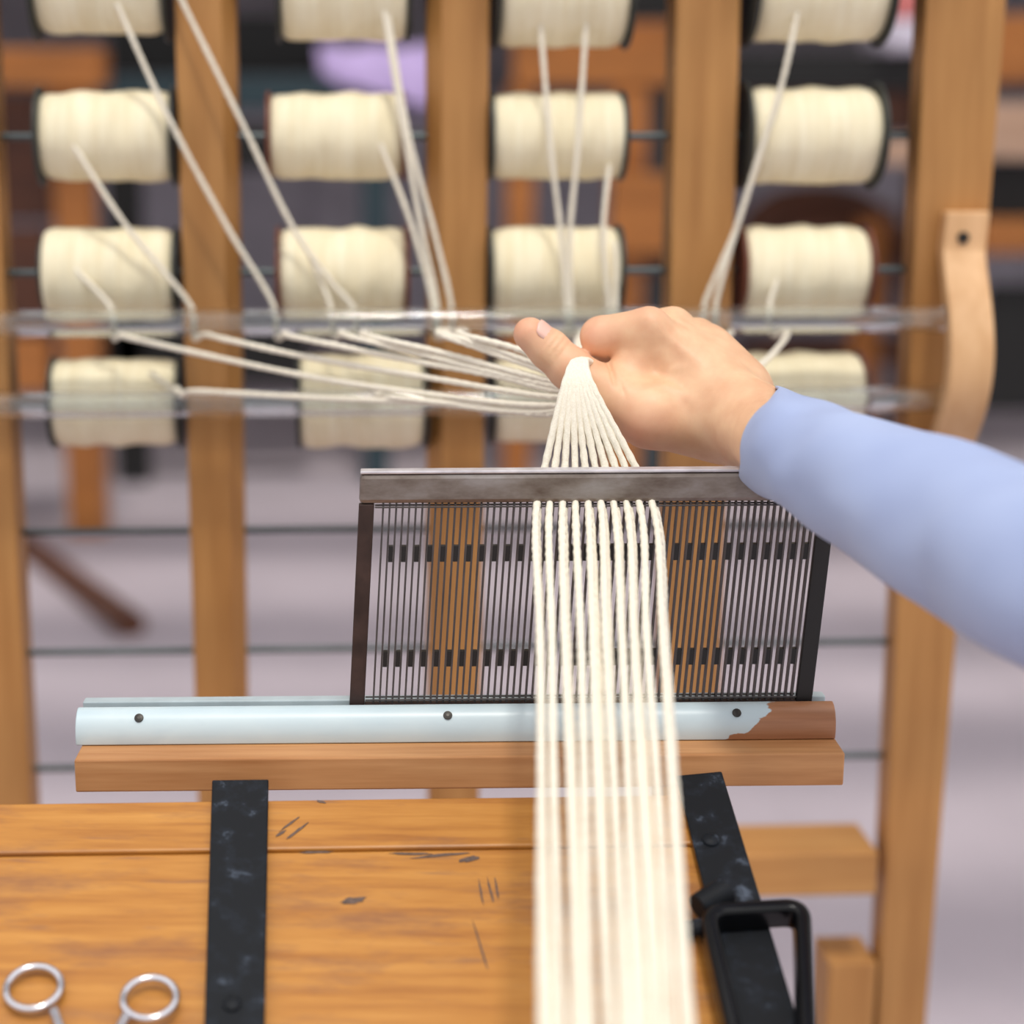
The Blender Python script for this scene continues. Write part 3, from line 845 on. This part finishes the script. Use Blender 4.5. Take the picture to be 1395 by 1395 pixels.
def cuff_cut(q, t):           # how far along the arm the slanted, slightly bowed cuff edge lies from q
    def g(w):
        x, y = px_of(w); f = (y - 529) / 118.0; fq = max(0.0, min(1.0, f))
        return x - (1061 - 56 * f - 44 * fq * (1 - fq))
    a, b = 0.0, g(q)
    for _ in range(8):
        sl_ = (g(q + t * (a + 0.002)) - g(q + t * a)) / 0.002
        a -= g(q + t * a) / sl_
    return max(-0.03, min(0.06, a))
bm = new(); rings = []; NS = 48
cen = [c for c, _, _ in cs_]; fine = []
per = 10
cpts = spline(cen, 0.006); 
# radius along the smooth centre line
d0 = [0.0]
for a, b in zip(cen, cen[1:]): d0.append(d0[-1] + (b - a).length)
dl = 0.0; prev = None; s = None
dirs = cs_[0][2]
for i, p in enumerate(cpts):
    if i: dl += (p - cpts[i - 1]).length
    t = (cpts[min(i + 1, len(cpts) - 1)] - cpts[max(i - 1, 0)]).normalized()
    rad = float(np.interp(dl, d0, [r for _, r, _ in cs_]))
    if s is None:
        s = (dirs - t * dirs.dot(t)).normalized(); u = t.cross(s)
        cuff_t = dirs
    else:
        q = prev.rotation_difference(t); s = q @ s; u = q @ u
    prev = t
    ring = []
    for k in range(NS):
        a = 2 * math.pi * k / NS
        wv = 0.0016 * math.sin(2 * a + dl * 38) + 0.0013 * math.sin(3 * a - dl * 61 + 1) + 0.0011 * math.sin(5 * a + dl * 90) * min(1, dl / 0.08)
        wv *= 0.55
        dd = s * math.cos(a) + u * math.sin(a)
        # the cuff is cut along the line seen in the picture
        shift = Vector((0, 0, 0))
        fall = max(0, 1 - dl / 0.14)
        if fall > 0:
            fc = dd.dot((CAM - p).normalized()); kk = (dirs.dot(t)) * rad * math.cos(a)
            if i == 0: CUT.append(cuff_cut(p + dd * rad, t) if fc > 0.08 else kk)
            kk = CUT[k]
            shift = t * kk * fall
        ring.append(bm.verts.new(p + dd * (rad + wv) + shift))
    rings.append(ring)
for A, B in zip(rings, rings[1:]):
    for k in range(NS): bm.faces.new((A[k], A[(k + 1) % NS], B[(k + 1) % NS], B[k]))
bm.faces.new(rings[-1])
sl = obj('sleeve', bm, M['shirt'], person, smooth=True)
md = sl.modifiers.new('t', 'SOLIDIFY'); md.thickness = 0.0022; md.offset = -1
md = sl.modifiers.new('d', 'SUBSURF'); md.levels = 1; md.render_levels = 1

# ------------------------------------------------------------------ yarns: spool -> glass tube -> fist -> heddle -> weaver
FIST = hp(812, 528, 0.030)
def rod_pts(px, low=False):
    """behind the glass tube, under it, out to the viewer"""
    zc = (g2a if low else g1a).z; r = 0.0118 + 0.0022
    c = pc(px, 439, -0.040) if not low else pc(px, 548, -0.040)
    c = Vector((c.x, c.y, zc))
    if low:   # over the lower tube
        return [c + CN * 0.012 + Vector((0, 0, 0.010)), c + Vector((0.002, 0, r)), c - CN * 0.012 + Vector((0.008, 0, 0.0095))]
    return [c + CN * r + Vector((0, 0, 0.008)), c + CN * r * 0.75 - Vector((0, 0, 0.008)), c - Vector((-0.002, 0, r)), c - CN * 0.013 + Vector((0.009, 0, -0.009))]
def mid(px, py):
    t = (px - 150) / 620.0
    return at_y(px, py, 1.515 - 0.31 * max(0, min(1, t)) ** 1.0)
YARNS = [
 # label place, start pixels on/over the creel, tube pixel, sagging path pixels
 ('second row spool of the leftmost column', [(95, 190), (170, 305), (225, 372)], 262, [(310, 463), (406, 484), (570, 512), (765, 541)], False),
 ('third row spool of the leftmost column', [(98, 362)], 152, [(180, 461), (406, 510), (560, 534), (765, 551)], False),
 ('top row spool of the leftmost column, crossing the post', [(148, -20), (232, 165), (310, 310)], 375, [(400, 459), (555, 490), (680, 513), (765, 532)], False),
 ('lowest row spool of the leftmost column', [(205, 508)], 238, [(260, 533), (410, 541), (570, 548), (765, 557)], True),
 ('above, crossing the first whole post to the glass tube', [(225, -45), (330, 168), (402, 315), (452, 385)], 484, [(506, 459), (600, 480), (690, 504), (765, 522)], False),
 ('third row spool of the second column', [(422, 345)], 452, [(478, 459), (580, 484), (680, 509), (765, 527)], False),
 ('top row spool of the second column, inner strand', [(516, -30), (545, 150), (572, 300)], 598, [(616, 458), (680, 478), (765, 508)], False),
 ('top row spool of the second column, outer strand', [(524, -10), (556, 180), (595, 330)], 617, [(636, 458), (700, 474), (765, 500)], False),
 ('second row spool of the second column', [(518, 195), (560, 305)], 592, [(608, 459), (680, 484), (765, 514)], False),
 ('lowest row spool of the second column', [(490, 520)], 505, [(530, 541), (640, 552), (765, 561)], True),
 ('top row spool of the third column, left strand', [(735, 20), (750, 200), (764, 320)], 774, [(785, 470)], False),
 ('top row spool of the third column, right strand', [(800, 10), (787, 200), (776, 330)], 781, [(792, 472)], False),
 ('second row spool of the third column', [(830, 225), (822, 318)], 833, [(830, 478)], False),
 ('third row spool of the third column, right end', [(838, 330)], 842, [(838, 485)], False),
 ('top row spool of the rightmost column', [(1092, -10), (1064, 118), (1022, 250)], 978, [(930, 490)], False),
 ('second row spool of the rightmost column', [(1035, 212), (1000, 318)], 962, [(925, 485)], False),
 ('third row spool of the rightmost column', [(1060, 375)], 1052, [(1012, 512), (960, 530)], False),
]
slots = [0, 1, 2, 3, 4, 5, 6, 7, 8, 9, 0, 2, 4, 5, 7, 9, 6]
def start_off(px, py):        # how far in front of the creel's front plane the yarn must run to clear the spools
    return -0.026
for i, (place, st, tpx, sag, low) in enumerate(YARNS):
    pts = []
    for j, (x, y) in enumerate(st):
        pts.append(pc(x, y, -0.010 if j == 0 else -0.0235))
    pts += rod_pts(tpx, low)
    for (x, y) in sag:
        if tpx > 700: pts.append(at_d(x, y, 1.38))
        else: pts.append(mid(x, y))
    k = slots[i]; sec_ = i >= 10
    off = Vector((random.uniform(-1, 1), random.uniform(-1, 1), random.uniform(-1, 1))) * 0.0045
    pts.append(hp(800, 530, 0.025) + off)
    f = (k - 4.5) / 9.0
    pts.append(hp(806, 508, 0.012) + off * 0.8)
    pts.append(hp(791 + f * 14, 492 + (3 if sec_ else 0), -0.024 + 0.006 * abs(f) + (0.004 if sec_ else 0)))
    pts.append(hp(787 + f * 30, 515, -0.036 + (0.004 if sec_ else 0)))
    xh = 731 + 17.6 * k + (2.5 if sec_ else 0)
    hy = HT_Y + 0.006 + (0.003 if sec_ else 0)
    xt = 742 + (866 - 742) * k / 9.0
    pts.append(at_y(xt, 637, 1.108 + (0.003 if sec_ else 0)))
    pts.append(at_y(xh, 690, HT_Y - 0.0025 + (0.006 if sec_ else 0)))
    xb_ = 741 + 21.6 * k + (6 if sec_ else 0)
    for t in (0.25, 0.5, 0.75, 1.0, 1.4, 2.0, 2.6):
        iz = 1 / 1.106 + (1 / 0.75 - 1 / 1.106) * t + (-0.006 if sec_ else 0)
        jx = 2.0 * math.sin(i * 2.1 + t * 5)
        pts.append(at_d(xh + (xb_ - xh) * t + jx, 690 + 705 * t, 1 / iz))
    # straight runs through the heddle need no sagging: sample and sweep
    path = spline(pts, 0.0028)
    rr = [0.00232 * (1 + 0.05 * math.sin(n * 0.37 + i) + random.uniform(-0.05, 0.05)) for n in range(len(path))]
    bm = new(); add_tube(bm, path, rr, 8, twist=2 * math.pi / 0.010, lobe=0.07)
    o = obj('warp_yarn', bm, M['yarn'], None, smooth=True)
    tag(o, 'cream yarn through the fist from ' + place, 'yarn', 'warp yarns held in the fist')

# ------------------------------------------------------------------ background, far out of focus
def bb(name, x0, x1, y0, y1, Y, depth, mat, parent, bv=0.004):
    a, b = at_y(x0, y1, Y), at_y(x1, y0, Y)
    return obj(name, box(a.x, b.x, Y, Y + depth, a.z, b.z, bv), mat, parent)
def bpost(name, x0, x1, ytop, Y, depth, mat, parent, bot=0.0):
    a, b = at_y(x0, ytop, Y), at_y(x1, ytop, Y)
    return obj(name, box(a.x, b.x, Y, Y + depth, bot, a.z, 0.004), mat, parent)
Y1 = 5.5
lm = empty('timber_loom', (at_y(60, 300, Y1).x, Y1, 0), 'big blurred timber loom far behind the leftmost spools', 'loom')
bb('top_beam', -260, 138, 66, 118, Y1 - 0.14, 0.13, M['bg_wood'], lm)
bpost('post', 66, 118, 118, Y1, 0.12, M['bg_wood'], lm)
bpost('post', -230, -170, 118, Y1, 0.12, M['bg_wood'], lm)
bb('cloth_beam', -168, 64, 462, 535, Y1 + 0.0, 0.12, M['bg_wood'], lm)
bb('side_panel', -168, 64, 128, 300, Y1 + 0.05, 0.03, M['bg_brown'], lm)
bb('side_panel', -168, 64, 310, 455, Y1 + 0.05, 0.03, M['bg_brown'], lm)
bm = new(); a = at_z(178, 852, 0.03); b = at_y(30, 742, Y1 - 0.10); add_tube(bm, [a, b], 0.042, 12)
obj('treadle', bm, M['bg_brown'], lm, smooth=True)
# dark loom in the middle, with teal beam and a lavender cloth over it
Y2 = 6.3
dl_ = empty('dark_loom', (at_y(350, 300, Y2).x, Y2, 0), 'dark teal loom frame far behind the second column of spools', 'loom')
bb('top_beam', 128, 640, 104, 150, Y2, 0.12, M['teal'], dl_)
bb('back_board', 150, 452, 20, 100, Y2 + 0.3, 0.04, M['dark'], dl_)  # dark sheet in place of the unlit gap above the beam
bb('breast_beam', 120, 440, 168, 232, Y2 + 0.02, 0.1, M['dark'], dl_)
bpost('post', 492, 530, 150, Y2, 0.1, M['teal'], dl_)
bpost('post', 140, 185, 150, Y2, 0.1, M['dark'], dl_)
bb('lower_beam', 120, 420, 440, 522, Y2 + 0.0, 0.12, M['dark'], dl_)  # near black, drawn for the shaded gap low down
for px in (460, 640):
    pass
cl = new(); x0, x1 = at_y(432, 60, Y2).x, at_y(602, 60, Y2).x; zt_ = at_y(500, 104, Y2).z
G = {}; nu, nv = 16, 14
for i in range(nu + 1):
    for j in range(nv + 1):
        u = i / nu; v = j / nv
        x = x0 + (x1 - x0) * u; fold = 0.018 * math.sin(u * 17) * (0.4 + abs(v - 0.5))
        if v < 0.4: p = (x + 0.25 * (0.4 - v) * (1 - u), Y2 - 0.022 + fold * 0.4, zt_ + 0.02 - (0.4 - v) * 0.35 * (0.35 + 0.65 * u))
        elif v < 0.6: p = (x, Y2 - 0.02 + 0.16 * (v - 0.4) / 0.2, zt_ + 0.10 + fold)
        else: p = (x, Y2 + 0.15 + fold * 0.4, zt_ + 0.03 - (v - 0.6) * 0.4)
        G[i, j] = cl.verts.new(p)
for i in range(nu):
    for j in range(nv): cl.faces.new((G[i, j], G[i + 1, j], G[i + 1, j + 1], G[i, j + 1]))
o = obj('lavender_cloth', cl, M['lavender'], None, smooth=True)
md = o.modifiers.new('t', 'SOLIDIFY'); md.thickness = 0.02
tag(o, 'lavender cloth draped over the dark loom beam, below the second top spool', 'cloth')
# orange loom behind the third column
Y3 = 6.2
l3 = empty('orange_loom', (at_y(850, 300, Y3).x, Y3, 0), 'orange brown wooden loom far behind the third column of spools', 'loom')
bb('top_beam', 700, 932, 30, 116, Y3, 0.12, M['bg_wood'], l3)
bpost('post', 692, 730, 116, Y3 + 0.01, 0.1, M['bg_wood'], l3)
bpost('post', 838, 886, 116, Y3 + 0.01, 0.1, M['bg_wood'], l3)
bb('upper_cap', 760, 930, -20, 24, Y3 + 0.05, 0.1, M['dark'], l3)  # dark strip that paints the shade above the top beam
bb('breast_beam', 830, 935, 238, 345, Y3 - 0.12, 0.1, M['bg_wood'], l3)
bpost('iron_post', 892, 922, 120, Y3 + 0.14, 0.05, M['teal'], l3)
bb('lower_beam', 742, 930, 350, 372, Y3 + 0.02, 0.1, M['bg_brown'], l3)
# right-hand loom and chair
Y4 = 6.0
l4 = empty('brown_loom', (at_y(1300, 300, Y4).x, Y4, 0), 'dark brown wooden loom far behind the rightmost spools and end post', 'loom')
bb('top_beam', 1000, 1262, 72, 122, Y4, 0.12, M['dark'], l4)
bb('back_board', 1000, 1262, 124, 182, Y4 + 0.06, 0.04, M['bg_brown'], l4)
bb('pale_rail', 1190, 1262, 188, 224, Y4 - 0.04, 0.06, M['bg_pale'], l4)
bpost('post', 1258, 1330, 60, Y4 + 0.01, 0.1, M['bg_brown'], l4)
bpost('post', 1172, 1208, 300, Y4 + 0.3, 0.08, M['bg_wood'], l4)
bb('side_beam', 1335, 1520, 20, 112, Y4, 0.12, M['bg_wood'], l4)
bb('side_beam', 1335, 1520, 140, 216, Y4, 0.12, M['bg_pale'], l4)
bb('side_beam', 1335, 1520, 300, 346, Y4, 0.12, M['bg_wood'], l4)
bb('panel', 1335, 1520, 218, 298, Y4 + 0.08, 0.03, M['dark'], l4)
bb('panel', 1335, 1520, 388, 560, Y4 + 0.08, 0.03, M['dark'], l4)
# round-backed brown chair
Y5 = 7.1
ch = empty('wooden_chair', (at_y(1130, 300, Y5).x, Y5, 0), 'dark brown round backed chair blurred behind the rightmost spools', 'chair')
pts = [at_y(x, y, Y5) for x, y in ((1012, 420), (1022, 310), (1060, 276), (1120, 268), (1180, 282), (1226, 330), (1240, 420))]
bm = new(); add_tube(bm, spline(pts, 0.02), 0.045, 14); obj('back_hoop', bm, M['bg_brown'], ch, smooth=True)
zs_ = at_y(1120, 460, Y5).z
sx0, sx1 = at_y(1008, 460, Y5).x, at_y(1244, 460, Y5).x
bb('back_panel', 1030, 1222, 282, 440, Y5 + 0.0, 0.02, M['bg_brown'], ch)
obj('seat', box(sx0, sx1, Y5 - 0.45, Y5 + 0.03, zs_ - 0.04, zs_ + 0.0, 0.01), M['bg_brown'], ch)
for x in (sx0, sx1 - 0.04):
    for y in (Y5 - 0.44, Y5 - 0.02): obj('leg', box(x, x + 0.04, y, y + 0.04, 0, zs_ - 0.041, 0.004), M['bg_brown'], ch)
# a dark cupboard line along the back wall with folded cloths on it
M['cup'] = plain('grey cupboard paint', srgb(178, 172, 184), 0.6, scale=4)
cbd = empty('long_cupboard', (0, 10.6, 0), 'long grey cupboard along the far back wall', 'cupboard')
obj('carcass', box(-3.2, 4.6, 10.7, 11.3, 0.0, 1.40, 0.01), M['cup'], cbd)
for k in range(6):
    obj('cupboard_door', box(-3.18 + k * 1.3, -1.92 + k * 1.3, 10.672, 10.6995, 0.06, 1.34, 0.006), M['cup'], cbd)
def folded(x0, x1, y0, y1, Y, mat, label, zbase=None):
    a, b = at_y(x0, y1, Y), at_y(x1, y0, Y)
    z0 = a.z if zbase is None else zbase
    bm = box(a.x, b.x, Y, Y + 0.3, z0, max(b.z, z0 + 0.05), 0.02, 3)
    o = obj('folded_cloth', bm, mat, None, smooth=True); tag(o, label, 'cloth')
    return o
zt4 = at_y(1100, 72, Y4).z + 0.001
o = folded(1204, 1262, 26, 72, Y4 - 0.06, M['white_cloth'], 'white folded cloth on the brown loom beside the end post', zt4)
zt4b = at_y(1204, 26, Y4 - 0.06).z
folded(1204, 1262, -60, 26, Y4 - 0.06, M['pink'], 'pink folded cloth on top of the white folded cloth', zt4b + 0.001)
